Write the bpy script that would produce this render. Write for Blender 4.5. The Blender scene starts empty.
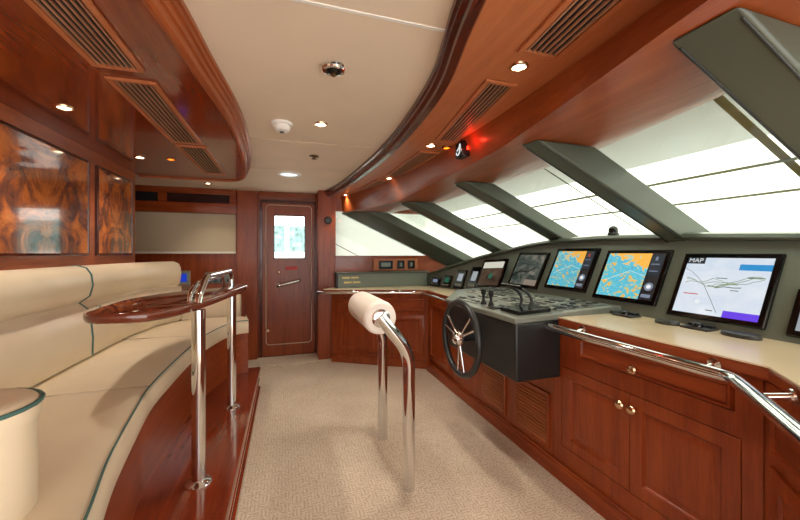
import bpy, bmesh, math, random
from mathutils import Vector, Matrix
random.seed(7)
D = bpy.data
C = bpy.context.scene.collection
V = Vector

# ------------------------------------------------------------------ materials
def lin(c):
    return tuple((x/12.92 if x <= .04045 else ((x+.055)/1.055)**2.4) for x in (v/255 for v in c)) + (1,)

def newmat(name):
    m = D.materials.new(name); m.use_nodes = True
    nt = m.node_tree
    return m, nt, nt.nodes['Principled BSDF']

def nd(nt, t, **k):
    n = nt.nodes.new(t)
    for a, b in k.items(): setattr(n, a, b)
    return n

def plain(name, rgb, rough=.5, metal=0, coat=0, spec=.5, bump=0, bscale=200, emit=0, var=0):
    m, nt, p = newmat(name)
    p.inputs['Base Color'].default_value = lin(rgb)
    p.inputs['Roughness'].default_value = rough
    p.inputs['Metallic'].default_value = metal
    p.inputs['Coat Weight'].default_value = coat
    p.inputs['Coat Roughness'].default_value = .08
    p.inputs['Specular IOR Level'].default_value = spec
    if emit:
        p.inputs['Emission Color'].default_value = lin(rgb); p.inputs['Emission Strength'].default_value = emit
    if bump or var:
        tc = nd(nt, 'ShaderNodeTexCoord'); no = nd(nt, 'ShaderNodeTexNoise')
        no.inputs['Scale'].default_value = bscale; no.inputs['Detail'].default_value = 4
        nt.links.new(tc.outputs['Object'], no.inputs['Vector'])
        if bump:
            b = nd(nt, 'ShaderNodeBump'); b.inputs['Strength'].default_value = bump; b.inputs['Distance'].default_value = .002
            nt.links.new(no.outputs['Fac'], b.inputs['Height']); nt.links.new(b.outputs['Normal'], p.inputs['Normal'])
        if var:
            n2 = nd(nt, 'ShaderNodeTexNoise'); n2.inputs['Scale'].default_value = 3
            nt.links.new(tc.outputs['Object'], n2.inputs['Vector'])
            r = nd(nt, 'ShaderNodeValToRGB')
            r.color_ramp.elements[0].position = .3; r.color_ramp.elements[1].position = .7
            r.color_ramp.elements[0].color = lin(tuple(v*(1-var) for v in rgb)); r.color_ramp.elements[1].color = lin(rgb)
            nt.links.new(n2.outputs['Fac'], r.inputs['Fac']); nt.links.new(r.outputs['Color'], p.inputs['Base Color'])
    return m

def wood(name, dark, light, axis='Z', rough=.22, coat=.4, scale=1.0):
    m, nt, p = newmat(name)
    tc = nd(nt, 'ShaderNodeTexCoord'); mp = nd(nt, 'ShaderNodeMapping')
    s = {'X': (1.2, 14, 14), 'Y': (14, 1.2, 14), 'Z': (14, 14, 1.2)}[axis]
    mp.inputs['Scale'].default_value = tuple(v*scale for v in s)
    nt.links.new(tc.outputs['Object'], mp.inputs['Vector'])
    a = nd(nt, 'ShaderNodeTexNoise'); a.inputs['Scale'].default_value = 1.6; a.inputs['Detail'].default_value = 6; a.inputs['Distortion'].default_value = .6
    b = nd(nt, 'ShaderNodeTexNoise'); b.inputs['Scale'].default_value = 9; b.inputs['Detail'].default_value = 3
    nt.links.new(mp.outputs['Vector'], a.inputs['Vector']); nt.links.new(mp.outputs['Vector'], b.inputs['Vector'])
    mx = nd(nt, 'ShaderNodeMath', operation='MULTIPLY_ADD'); mx.inputs[1].default_value = .35
    nt.links.new(b.outputs['Fac'], mx.inputs[0])
    m2 = nd(nt, 'ShaderNodeMath', operation='MULTIPLY'); m2.inputs[1].default_value = .65
    nt.links.new(a.outputs['Fac'], m2.inputs[0]); nt.links.new(m2.outputs[0], mx.inputs[2])
    r = nd(nt, 'ShaderNodeValToRGB')
    r.color_ramp.elements[0].position = .36; r.color_ramp.elements[1].position = .64
    r.color_ramp.elements[0].color = lin(dark); r.color_ramp.elements[1].color = lin(light)
    nt.links.new(mx.outputs[0], r.inputs['Fac']); nt.links.new(r.outputs['Color'], p.inputs['Base Color'])
    p.inputs['Roughness'].default_value = rough
    p.inputs['Coat Weight'].default_value = coat; p.inputs['Coat Roughness'].default_value = .06
    p.inputs['Specular IOR Level'].default_value = .35
    return m

M = {}
WD, WL = (124, 50, 20), (154, 72, 32)
M['wood_v'] = wood('cherry_vertical', WD, WL, 'Z', rough=.3, coat=.06)
M['wood_y'] = wood('cherry_along', WD, WL, 'Y', rough=.34, coat=.05)
M['wood_wall'] = wood('cherry_wall', (140, 66, 30), (170, 90, 44), 'Y', rough=.3, coat=.1)
M['wood_beam'] = wood('cherry_beam', (134, 62, 26), (160, 84, 42), 'Y', rough=.32, coat=.1)
M['wood_x'] = wood('cherry_across', WD, WL, 'X')
M['wood_light'] = wood('cherry_light', (166, 94, 54), (184, 110, 66), 'Y', rough=.4, coat=.1)
M['wood_dark'] = wood('cherry_dark', (58, 18, 9), (92, 34, 17), 'Y', rough=.25)
M['soffit'] = wood('cherry_gloss', (106, 38, 14), (130, 52, 20), 'Y', rough=.14, coat=.45)
M['table'] = wood('mahogany_gloss', (98, 44, 28), (116, 56, 38), 'Y', rough=.1, coat=.9)
M['step'] = wood('step_gloss', (112, 40, 20), (138, 56, 28), 'Y', rough=.13, coat=.7)
M['cream'] = plain('cream_vinyl', (236, 216, 186), .42, coat=.15, bump=.12, bscale=350, var=.05)
M['piping'] = plain('teal_piping', (70, 106, 100), .5)
M['chrome'] = plain('chrome', (226, 226, 226), .07, metal=1)
M['steel'] = plain('brushed_steel', (190, 188, 182), .25, metal=1)
M['brass'] = plain('brass', (222, 188, 152), .2, metal=1)
M['bronze'] = plain('bronze', (120, 92, 60), .35, metal=1)
M['leather'] = plain('charcoal_leather', (74, 80, 68), .28, bump=.25, bscale=500)
M['dash'] = plain('dash_leather', (114, 122, 110), .45, bump=.25, bscale=500)
M['black_leather'] = plain('black_leather', (34, 36, 37), .36, bump=.3, bscale=450)
M['black'] = plain('black_plastic', (18, 18, 19), .4)
M['gloss_black'] = plain('gloss_black', (12, 12, 13), .15)
M['dark_grey'] = plain('dark_grey_plastic', (58, 60, 58), .45)
M['grey'] = plain('grey_plastic', (116, 120, 110), .3, coat=.2)
M['grey2'] = plain('grey_key', (160, 163, 150), .35)
M['white'] = plain('white_plastic', (236, 234, 228), .4)
M['counter'] = plain('cream_worktop', (240, 216, 180), .3, coat=.2, var=.04)
M['roll'] = plain('ivory_padding', (236, 226, 214), .5, bump=.15, bscale=300)
M['blind'] = plain('linen_blind', (196, 178, 150), .8, bump=.3, bscale=500)
M['hem'] = plain('white_hem', (235, 228, 214), .6)
M['shade_plate'] = plain('painted_shade', (14, 9, 7), .8)  # near-black for plates that paint the shade behind slats
M['slat'] = wood('slat_wood', (156, 108, 80), (178, 128, 98), 'Y', rough=.35, coat=.1)
M['inlay'] = plain('pale_inlay', (206, 180, 158), .35)
M['red'] = plain('red_sign', (214, 50, 42), .5)
M['gold'] = plain('gold_print', (214, 190, 120), .4, metal=.3)
M['sea'] = plain('sea_teal', (112, 158, 156), .5, var=.6)
M['boatwhite'] = plain('white_gelcoat', (240, 240, 238), .3)
M['rope'] = plain('cover_strap', (128, 118, 76), .7)
M['seam'] = plain('cover_seam', (120, 118, 92), .8)
M['gasket'] = plain('window_gasket', (60, 60, 52), .6)

def emissive(name, rgb, s):
    m, nt, p = newmat(name)
    if s < 1.2: s *= .5
    p.inputs['Base Color'].default_value = lin(rgb) if s > 1 else (.01, .01, .01, 1)
    p.inputs['Emission Color'].default_value = lin(rgb); p.inputs['Emission Strength'].default_value = s
    return m
M['lamp'] = emissive('lamp_glow', (255, 232, 196), 9)
M['lamp_cool'] = emissive('lamp_cool', (225, 240, 246), 1.1)
M['amber'] = emissive('amber_glow', (255, 104, 10), 3.2)
M['red_emitter'] = emissive('red_emitter', (255, 30, 10), 6)  # for the emitter added to redden the beam
M['blue_lcd'] = emissive('blue_lcd', (12, 48, 170), 1.0)
M['white_lcd'] = emissive('white_lcd', (176, 184, 190), .6)
M['green_lcd'] = emissive('green_lcd', (36, 110, 86), .5)
M['ui_blue'] = emissive('ui_blue', (28, 130, 190), .95)
M['ui_purple'] = emissive('ui_purple', (98, 60, 214), .95)
M['ui_dark'] = emissive('ui_dark', (34, 46, 58), .6)
M['ui_white'] = emissive('ui_white', (225, 228, 230), .9)
M['ui_line'] = emissive('ui_line', (96, 112, 98), .8)
M['ui_olive'] = emissive('ui_olive', (132, 150, 112), .8)
M['ui_black'] = emissive('ui_black', (24, 20, 26), .7)
M['ui_grey'] = emissive('ui_grey', (120, 130, 150), .8)
M['ui_red'] = emissive('ui_red', (200, 70, 50), .8)

# translucent white cover outside the windows
m, nt, p = newmat('white_cover'); nt.nodes.remove(p)
tr = nd(nt, 'ShaderNodeBsdfTranslucent'); tr.inputs['Color'].default_value = (.36, .385, .345, 1)
df = nd(nt, 'ShaderNodeBsdfDiffuse'); df.inputs['Color'].default_value = (.6, .6, .56, 1)
mx = nd(nt, 'ShaderNodeMixShader'); mx.inputs[0].default_value = .25
nt.links.new(tr.outputs[0], mx.inputs[1]); nt.links.new(df.outputs[0], mx.inputs[2])
nt.links.new(mx.outputs[0], nt.nodes['Material Output'].inputs['Surface']); M['cover'] = m
# window glass
m, nt, p = newmat('window_glass'); nt.nodes.remove(p)
tr = nd(nt, 'ShaderNodeBsdfTransparent'); tr.inputs['Color'].default_value = (.96, .975, .95, 1)
gl = nd(nt, 'ShaderNodeBsdfGlossy'); gl.inputs['Roughness'].default_value = .03
fr = nd(nt, 'ShaderNodeLayerWeight'); fr.inputs['Blend'].default_value = .5
pw = nd(nt, 'ShaderNodeMath', operation='POWER'); pw.inputs[1].default_value = 5; nt.links.new(fr.outputs['Facing'], pw.inputs[0])
pm = nd(nt, 'ShaderNodeMath', operation='MULTIPLY_ADD'); pm.inputs[1].default_value = .5; pm.inputs[2].default_value = .02; nt.links.new(pw.outputs[0], pm.inputs[0])
mx = nd(nt, 'ShaderNodeMixShader'); nt.links.new(pm.outputs[0], mx.inputs[0])
nt.links.new(tr.outputs[0], mx.inputs[1]); nt.links.new(gl.outputs[0], mx.inputs[2])
nt.links.new(mx.outputs[0], nt.nodes['Material Output'].inputs['Surface']); M['glass'] = m

# carpet: small maze of short strokes running both ways
m, nt, p = newmat('maze_carpet')
tc = nd(nt, 'ShaderNodeTexCoord')
ck = nd(nt, 'ShaderNodeTexChecker'); ck.inputs['Scale'].default_value = 20
w1 = nd(nt, 'ShaderNodeTexWave', bands_direction='X'); w2 = nd(nt, 'ShaderNodeTexWave', bands_direction='Y')
for w in (w1, w2):
    w.inputs['Scale'].default_value = 17; w.inputs['Distortion'].default_value = 5.0; w.inputs['Detail'].default_value = 1; w.inputs['Detail Scale'].default_value = 3
no = nd(nt, 'ShaderNodeTexNoise'); no.inputs['Scale'].default_value = 260; no.inputs['Detail'].default_value = 2
big = nd(nt, 'ShaderNodeTexNoise'); big.inputs['Scale'].default_value = 2.2; big.inputs['Detail'].default_value = 3
for n in (ck, w1, w2, no, big): nt.links.new(tc.outputs['Object'], n.inputs['Vector'])
mix = nd(nt, 'ShaderNodeMix'); nt.links.new(ck.outputs['Fac'], mix.inputs[0])
nt.links.new(w1.outputs['Fac'], mix.inputs[2]); nt.links.new(w2.outputs['Fac'], mix.inputs[3])
r = nd(nt, 'ShaderNodeValToRGB'); r.color_ramp.elements[0].position = .15; r.color_ramp.elements[1].position = .6
r.color_ramp.elements[0].color = lin((196, 176, 154)); r.color_ramp.elements[1].color = lin((218, 203, 184))
nt.links.new(mix.outputs[0], r.inputs['Fac'])
r2 = nd(nt, 'ShaderNodeValToRGB'); r2.color_ramp.elements[0].position = .35; r2.color_ramp.elements[1].position = .65
r2.color_ramp.elements[0].color = (.86, .84, .82, 1); r2.color_ramp.elements[1].color = (1, 1, 1, 1)
nt.links.new(big.outputs['Fac'], r2.inputs['Fac'])
mm = nd(nt, 'ShaderNodeMix', data_type='RGBA', blend_type='MULTIPLY'); mm.inputs[0].default_value = 1
nt.links.new(r.outputs['Color'], mm.inputs[6]); nt.links.new(r2.outputs['Color'], mm.inputs[7])
nt.links.new(mm.outputs[2], p.inputs['Base Color'])
ad = nd(nt, 'ShaderNodeMath', operation='MULTIPLY_ADD'); ad.inputs[1].default_value = .5
nt.links.new(no.outputs['Fac'], ad.inputs[0]); nt.links.new(mix.outputs[0], ad.inputs[2])
b = nd(nt, 'ShaderNodeBump'); b.inputs['Strength'].default_value = .35; b.inputs['Distance'].default_value = .004
nt.links.new(ad.outputs[0], b.inputs['Height']); nt.links.new(b.outputs['Normal'], p.inputs['Normal'])
p.inputs['Roughness'].default_value = .95; p.inputs['Specular IOR Level'].default_value = .15
M['carpet'] = m
M['ceiling'] = plain('cream_headliner', (230, 213, 190), .7, bump=.15, bscale=260, var=.03)

# book-matched burl veneer (mirrored about the panel's middle)
m, nt, p = newmat('burl_veneer')
tc = nd(nt, 'ShaderNodeTexCoord'); sp = nd(nt, 'ShaderNodeSeparateXYZ'); nt.links.new(tc.outputs['Generated'], sp.inputs[0])
s1 = nd(nt, 'ShaderNodeMath', operation='SUBTRACT'); s1.inputs[1].default_value = .5; nt.links.new(sp.outputs['Y'], s1.inputs[0])
ab = nd(nt, 'ShaderNodeMath', operation='ABSOLUTE'); nt.links.new(s1.outputs[0], ab.inputs[0])
cb = nd(nt, 'ShaderNodeCombineXYZ'); nt.links.new(ab.outputs[0], cb.inputs['X'])
zz = nd(nt, 'ShaderNodeMath', operation='MULTIPLY'); zz.inputs[1].default_value = .75; nt.links.new(sp.outputs['Z'], zz.inputs[0]); nt.links.new(zz.outputs[0], cb.inputs['Y'])
n1 = nd(nt, 'ShaderNodeTexNoise'); n1.inputs['Scale'].default_value = 3.4; n1.inputs['Detail'].default_value = 9; n1.inputs['Distortion'].default_value = .7; n1.inputs['Roughness'].default_value = .66
nt.links.new(cb.outputs[0], n1.inputs['Vector'])
r = nd(nt, 'ShaderNodeValToRGB'); cr = r.color_ramp
cr.elements[0].position = .36; cr.elements[0].color = lin((84, 54, 48)); cr.elements[1].position = .72; cr.elements[1].color = lin((224, 146, 80))
for pos, c in ((.43, (118, 70, 52)), (.49, (166, 92, 48)), (.55, (206, 118, 56)), (.63, (214, 128, 64))):
    e = cr.elements.new(pos); e.color = lin(c)
nt.links.new(n1.outputs['Fac'], r.inputs['Fac']); nt.links.new(r.outputs['Color'], p.inputs['Base Color'])
p.inputs['Roughness'].default_value = .12; p.inputs['Coat Weight'].default_value = .8; p.inputs['Coat Roughness'].default_value = .04
M['burl'] = m

def screen_mat(name, stops, scale, strength=.9, seed=0, stretch=(1, 1, 1), dist=.8, land=0):
    m, nt, p = newmat(name)
    tc = nd(nt, 'ShaderNodeTexCoord'); mp = nd(nt, 'ShaderNodeMapping'); mp.inputs['Location'].default_value = (seed, seed*.7, seed*1.3)
    mp.inputs['Scale'].default_value = stretch
    nt.links.new(tc.outputs['Generated'], mp.inputs['Vector'])
    n1 = nd(nt, 'ShaderNodeTexNoise'); n1.inputs['Scale'].default_value = scale; n1.inputs['Detail'].default_value = 5; n1.inputs['Distortion'].default_value = dist
    nt.links.new(mp.outputs['Vector'], n1.inputs['Vector'])
    r = nd(nt, 'ShaderNodeValToRGB'); cr = r.color_ramp; cr.interpolation = 'LINEAR'
    cr.elements[0].position, cr.elements[0].color = stops[0][0], lin(stops[0][1])
    cr.elements[1].position, cr.elements[1].color = stops[-1][0], lin(stops[-1][1])
    for pos, c in stops[1:-1]: cr.elements.new(pos).color = lin(c)
    src = n1.outputs['Fac']
    if land:
        # land towards the top right of the chart, with an irregular shore
        sp = nd(nt, 'ShaderNodeSeparateXYZ'); nt.links.new(tc.outputs['Generated'], sp.inputs[0])
        a = nd(nt, 'ShaderNodeMath', operation='MULTIPLY_ADD'); a.inputs[1].default_value = -.55; a.inputs[2].default_value = -.34
        nt.links.new(sp.outputs['Y'], a.inputs[0])
        b = nd(nt, 'ShaderNodeMath', operation='ADD'); nt.links.new(sp.outputs['Z'], b.inputs[0]); nt.links.new(a.outputs[0], b.inputs[1])
        c = nd(nt, 'ShaderNodeMath', operation='MAXIMUM'); c.inputs[1].default_value = 0; nt.links.new(b.outputs[0], c.inputs[0])
        d = nd(nt, 'ShaderNodeMath', operation='MULTIPLY_ADD'); d.inputs[1].default_value = land
        nt.links.new(c.outputs[0], d.inputs[0]); nt.links.new(src, d.inputs[2]); src = d.outputs[0]
    nt.links.new(src, r.inputs['Fac'])
    p.inputs['Base Color'].default_value = (.01, .01, .01, 1); p.inputs['Roughness'].default_value = .12
    nt.links.new(r.outputs['Color'], p.inputs['Emission Color']); p.inputs['Emission Strength'].default_value = strength*.52
    return m
blues = [(.30, (226, 160, 60)), (.38, (214, 170, 84)), (.43, (130, 186, 170)), (.48, (66, 164, 190)), (.54, (96, 192, 204)), (.58, (72, 142, 182)), (.62, (110, 200, 200)), (.70, (232, 170, 70))]
M['chart_a'] = screen_mat('chart_screen_orange', blues, 4.6, .85, 2.3, dist=1.6, land=.9)
M['chart_b'] = screen_mat('chart_screen_teal', [(a, tuple(min(255, int(v*1.02+4)) for v in c)) for a, c in blues], 4.6, .9, 5.1, dist=1.6, land=.9)
M['chart_white'] = screen_mat('overview_screen', [(.3, (196, 208, 222)), (.7, (214, 220, 228))], 3, .88, 1)
M['camera_pic'] = screen_mat('dim_screen', [(.35, (44, 60, 54)), (.5, (84, 92, 84)), (.6, (116, 116, 104)), (.7, (150, 142, 128))], 3.2, .55, 4.4, (1, 1.2, .8))  # camera picture with the screen's grey-green reflection painted in
M['brown_reflection'] = screen_mat('brown_screen', [(.35, (62, 44, 34)), (.6, (98, 78, 62)), (.7, (112, 96, 80))], 2.2, .5, 6.4)  # glowing brown paints a reflection in the dark glossy screen
M['ui_tan'] = emissive('ui_tan', (222, 164, 96), .85)
M['ui_orange'] = emissive('ui_orange', (226, 146, 30), .85)
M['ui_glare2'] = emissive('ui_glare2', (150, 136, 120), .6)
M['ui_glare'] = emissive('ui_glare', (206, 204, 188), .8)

# ------------------------------------------------------------------ geometry helpers
class G:
    def __init__(s): s.bm = bmesh.new()
    def v(s, p): return s.bm.verts.new(p)
    def f(s, vs):
        try: return s.bm.faces.new(vs)
        except ValueError: return None
    def obox(s, o, u, v, w):
        o, u, v, w = V(o), V(u), V(v), V(w)
        if u.cross(v).dot(w) < 0: o, u = o+u, -u
        p = [s.v(o+a*u+b*v+c*w) for c in (0, 1) for b in (0, 1) for a in (0, 1)]
        for q in ((0, 2, 3, 1), (4, 5, 7, 6), (0, 1, 5, 4), (2, 6, 7, 3), (0, 4, 6, 2), (1, 3, 7, 5)): s.f([p[i] for i in q])
        return s
    def box(s, x0, x1, y0, y1, z0, z1): return s.obox((x0, y0, z0), (x1-x0, 0, 0), (0, y1-y0, 0), (0, 0, z1-z0))
    def loft(s, rings, closed=True, caps=True, loop=False):
        R = [[s.v(p) for p in r] for r in rings]
        n = len(R[0])
        pairs = list(zip(R, R[1:])) + ([(R[-1], R[0])] if loop else [])
        for a, b in pairs:
            for i in range(n if closed else n-1):
                j = (i+1) % n; s.f([a[i], a[j], b[j], b[i]])
        if caps and closed and not loop: s.f(R[0][::-1]); s.f(R[-1])
        return s
    def prism(s, pts, z0, z1, axis='z'):
        def m(p, h): return {'z': (p[0], p[1], h), 'y': (p[0], h, p[1]), 'x': (h, p[0], p[1])}[axis]
        return s.loft([[m(p, z0) for p in pts], [m(p, z1) for p in pts]])
    def tube(s, path, r, seg=14, loop=False, caps=True):
        path = [V(p) for p in path]; n = len(path); rings = []; up = None
        rr = r if isinstance(r, (list, tuple)) else [r]*n
        for i, p in enumerate(path):
            if loop: t = (path[(i+1) % n]-path[i-1]).normalized()
            else: t = (path[min(i+1, n-1)]-path[max(i-1, 0)]).normalized()
            if up is None:
                up = V((0, 0, 1)) if abs(t.z) < .9 else V((1, 0, 0))
            a = (up - t*up.dot(t)).normalized(); b = t.cross(a); up = a
            rings.append([p + rr[i]*(math.cos(k*2*math.pi/seg)*a + math.sin(k*2*math.pi/seg)*b) for k in range(seg)])
        return s.loft(rings, loop=loop, caps=caps)
    def lathe(s, prof, c, ax=(0, 0, 1), seg=24):
        c = V(c); ax = V(ax).normalized(); a = (V((1, 0, 0)) if abs(ax.x) < .8 else V((0, 1, 0))); a = (a-ax*a.dot(ax)).normalized(); b = ax.cross(a)
        rings = [[c + ax*h + r*(math.cos(k*2*math.pi/seg)*a+math.sin(k*2*math.pi/seg)*b) for k in range(seg)] for r, h in prof]
        return s.loft(rings)
    def rect(s, o, u, v, n, prof, back=None):
        # concentric rectangle profile (inset, depth along n): a framed panel
        o, u, v, n = V(o), V(u), V(v), V(n); lu, lv = u.length, v.length; uu, vv = u/lu, v/lv
        def ring(i, d): return [o+uu*i+vv*i+n*d, o+uu*(lu-i)+vv*i+n*d, o+uu*(lu-i)+vv*(lv-i)+n*d, o+uu*i+vv*(lv-i)+n*d]
        return s.loft([ring(i, d) for i, d in prof])
    def addmesh(s, me, mat):
        b2 = bmesh.new(); b2.from_mesh(me); b2.transform(mat)
        t = D.meshes.new('t'); b2.to_mesh(t); b2.free(); s.bm.from_mesh(t); D.meshes.remove(t)
        return s
    def build(s, name, mat, parent=None, bev=0, smooth=True, angle=38, seg=2):
        bm = s.bm
        bmesh.ops.remove_doubles(bm, verts=bm.verts, dist=1e-6)
        bmesh.ops.recalc_face_normals(bm, faces=bm.faces)
        me = D.meshes.new(name)
        if parent: off = parent.matrix_world.translation.copy() if parent.parent is None else parent.parent.location.copy()
        else:
            xs = [v.co for v in bm.verts]
            off = V((sum(p.x for p in xs)/len(xs), sum(p.y for p in xs)/len(xs), min(p.z for p in xs)))
        if parent:
            q = parent; off = V((0, 0, 0))
            while q: off += q.location; q = q.parent
        bmesh.ops.translate(bm, verts=bm.verts, vec=-off)
        bm.to_mesh(me); bm.free()
        me.materials.append(M[mat])
        if smooth:
            for p in me.polygons: p.use_smooth = True
            me.set_sharp_from_angle(angle=math.radians(angle))
        o = D.objects.new(name, me); C.objects.link(o)
        if parent: o.parent = parent
        else: o.location = off
        if bev:
            b = o.modifiers.new('bevel', 'BEVEL'); b.width = bev; b.segments = seg; b.limit_method = 'ANGLE'; b.angle_limit = math.radians(40)
        return o

def thing(name, loc, label, cat, group=None):
    o = D.objects.new(name, None); o.empty_display_size = .1; C.objects.link(o); o.location = loc
    o['label'] = label; o['category'] = cat
    if group: o['group'] = group
    return o
def tag(o, label, cat, group=None):
    o['label'] = label; o['category'] = cat
    if group: o['group'] = group
    return o
def struct(o, label=None):
    o['kind'] = 'structure'
    if label: o['label'] = label
    return o

def spline(pts, n=8, loop=False):
    pts = [V(p) for p in pts]; out = []; N = len(pts)
    for i in range(N if loop else N-1):
        if loop: p0, p1, p2, p3 = pts[i-1], pts[i], pts[(i+1) % N], pts[(i+2) % N]
        else: p0, p1, p2, p3 = pts[max(i-1, 0)], pts[i], pts[i+1], pts[min(i+2, N-1)]
        for k in range(n):
            t = k/n
            out.append(.5*((2*p1)+(p2-p0)*t+(2*p0-5*p1+4*p2-p3)*t*t+(3*p1-p0-3*p2+p3)*t**3))
    if not loop: out.append(pts[-1])
    return out
def fillet(pts, r, n=6):
    pts = [V(p) for p in pts]; out = [pts[0]]
    for a, b, c in zip(pts, pts[1:], pts[2:]):
        d1 = (a-b).normalized(); d2 = (c-b).normalized(); rr = min(r, (a-b).length*.45, (c-b).length*.45)
        s, e = b+d1*rr, b+d2*rr
        for k in range(n+1):
            t = k/n; out.append((1-t)**2*s+2*t*(1-t)*b+t*t*e)
    out.append(pts[-1]); return out
def interp(tab, y):
    if y <= tab[0][0]: return tab[0][1:]
    for a, b in zip(tab, tab[1:]):
        if y <= b[0]:
            t = (y-a[0])/(b[0]-a[0]); return tuple(p+(q-p)*t for p, q in zip(a[1:], b[1:]))
    return tab[-1][1:]
def text_mesh(body, size):
    cu = D.curves.new('t', 'FONT'); cu.body = body; cu.size = size; cu.align_x = 'CENTER'; cu.align_y = 'CENTER'
    o = D.objects.new('t', cu); C.objects.link(o)
    bpy.context.view_layer.update()
    me = D.meshes.new_from_object(o.evaluated_get(bpy.context.evaluated_depsgraph_get()))
    D.objects.remove(o); D.curves.remove(cu); return me
def frame_mat(o, u, v, n):
    return Matrix(((u[0], v[0], n[0], o[0]), (u[1], v[1], n[1], o[1]), (u[2], v[2], n[2], o[2]), (0, 0, 0, 1)))

CEIL = 2.03; PL = .22
# ------------------------------------------------------------------ room shell
struct(G().box(-1.75, 2.0, -1.6, 4.66, -.06, 0).build('floor', 'carpet'), 'beige maze-patterned carpet')
struct(G().box(-1.75, 1.75, -1.6, 4.66, CEIL, CEIL+.05).build('ceiling', 'ceiling'), 'cream padded headliner')
k = 0
for (a, b, w) in (((-.3, 1.075), (.52, 1.068), .006), ((-.3, 2.455), (.6, 2.42), .0025), ((-.3, 3.3), (.57, 3.25), .0025)):
    k += 1
    struct(G().obox((a[0], a[1]-w, CEIL-.003), (b[0]-a[0], b[1]-a[1], 0), (0, 2*w, 0), (0, 0, .004)).build('trim_%d' % k, 'white' if k == 1 else 'inlay'))
struct(G().box(-1.26, -1.2, -1.6, 3.47, 0, CEIL).build('wall_left', 'wood_wall'), 'cherry wood panelled wall')
struct(G().box(-1.75, -1.69, 3.4, 4.66, 0, CEIL).box(-1.75, -1.262, 3.41, 3.46, 0, CEIL).build('wall_recess', 'wood_v'))
# back wall with the door opening
g = G(); g.box(-1.75, -.30, 4.6, 4.66, 0, CEIL); g.box(.37, .6, 4.6, 4.66, 0, CEIL); g.box(-.30, .37, 4.6, 4.66, 1.925, CEIL)
struct(g.build('wall_back', 'wood_v'), 'cherry wood bulkhead')
struct(G().box(-.555, -.33, 4.55, 4.6, 0, CEIL).build('trim_4', 'wood_v', bev=.004), 'cherry pilaster left of the door')
struct(G().box(-.30, -.272, 4.565, 4.6, 0, 1.925).box(.345, .37, 4.565, 4.6, 0, 1.925).box(-.30, .37, 4.565, 4.6, 1.9, 1.935).build('trim_5', 'wood_dark', bev=.003), 'dark door casing')
struct(G().box(.365, .57, 4.25, 4.6, 0, CEIL).build('trim_6', 'wood_v', bev=.004), 'cherry post right of the door')
struct(G().box(-.31, .37, 4.535, 4.6, 1.965, CEIL).build('trim_7', 'wood_x', bev=.003))
# wall of the side window
g = G(); g.box(.57, 2.3, 4.26, 4.32, 0, 1.25); g.box(.55, 2.3, 4.26, 4.32, 1.79, CEIL)
struct(g.build('wall_side', 'wood_x'), 'cherry wood below and above the side window')
# door
d = struct(G().box(-.272, .345, 4.6, 4.605, 0, .02).build('door_1', 'wood_dark'), 'cherry cabin door with small window')
g = G(); g.box(-.272, -.135, 4.57, 4.61, .02, 1.9); g.box(.222, .345, 4.57, 4.61, .02, 1.9); g.box(-.135, .222, 4.57, 4.61, .02, 1.222); g.box(-.135, .222, 4.57, 4.61, 1.745, 1.9)
g.build('door_leaf', 'wood_v', d)
g = G(); g.box(-.145, .232, 4.56, 4.572, 1.212, 1.224); g.box(-.145, .232, 4.56, 4.572, 1.743, 1.755); g.box(-.145, -.133, 4.56, 4.572, 1.212, 1.755); g.box(.220, .232, 4.56, 4.572, 1.212, 1.755)
g.build('window_frame', 'wood_dark', d)
G().box(-.135, .222, 4.588, 4.594, 1.222, 1.745).build('window_pane', 'glass', d)
loop = fillet([(-.03, 4.567, .16), (-.232, 4.567, .16), (-.232, 4.567, 1.875), (.308, 4.567, 1.875), (.308, 4.567, .16), (.03, 4.567, .16)], .05, 5)
G().tube(loop, .006, 8, loop=True).build('inlay_strip', 'inlay', d)
h = G(); h.tube(fillet([(-.09, 4.572, .885), (-.09, 4.52, .885), (.16, 4.52, .945), (.16, 4.54, .945)], .02), .018, 10); h.lathe([(.028, 0), (.028, .008), (.015, .012)], (-.09, 4.57, .885), (0, -1, 0))
h.build('lever_handle', 'steel', d)
G().box(-.005, .135, 4.563, 4.571, 1.075, 1.115).build('warning_plate', 'red', d, bev=.002)
G().lathe([(.016, 0), (.016, .012), (.01, .016)], (-.085, 4.57, 1.05), (0, -1, 0)).build('keyhole', 'brass', d)
G().lathe([(.026, 0), (.026, .008), (.014, .03), (.018, .035)], (-.21, 4.57, .34), (0, -1, 0)).build('floor_latch', 'brass', d)
# carpeted threshold with curved edge
arc = [(-.32+.92*t/12-.0, 4.27-.09*math.sin(math.pi*t/12)) for t in range(13)]
struct(G().prism([(-.33, 4.56)]+arc+[(.6, 4.56)], 0, .018).build('trim_8', 'carpet', bev=.006), 'curved carpeted threshold before the door')
# outdoors seen through the door window
tag(G().box(-14, 14, 26, 26.2, -1.5, 3.2).build('green_shore', 'sea'), 'blurred blue green shore beyond the door window', 'shore')
tag(G().box(-.02, .05, 6.0, 6.1, 1.3, 2.6).box(-1.2, .9, 6.0, 6.1, -.2, 1.3).build('deck_bulwark', 'boatwhite'), 'white deck bulwark and pillar seen through the door window', 'bulwark')

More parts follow.
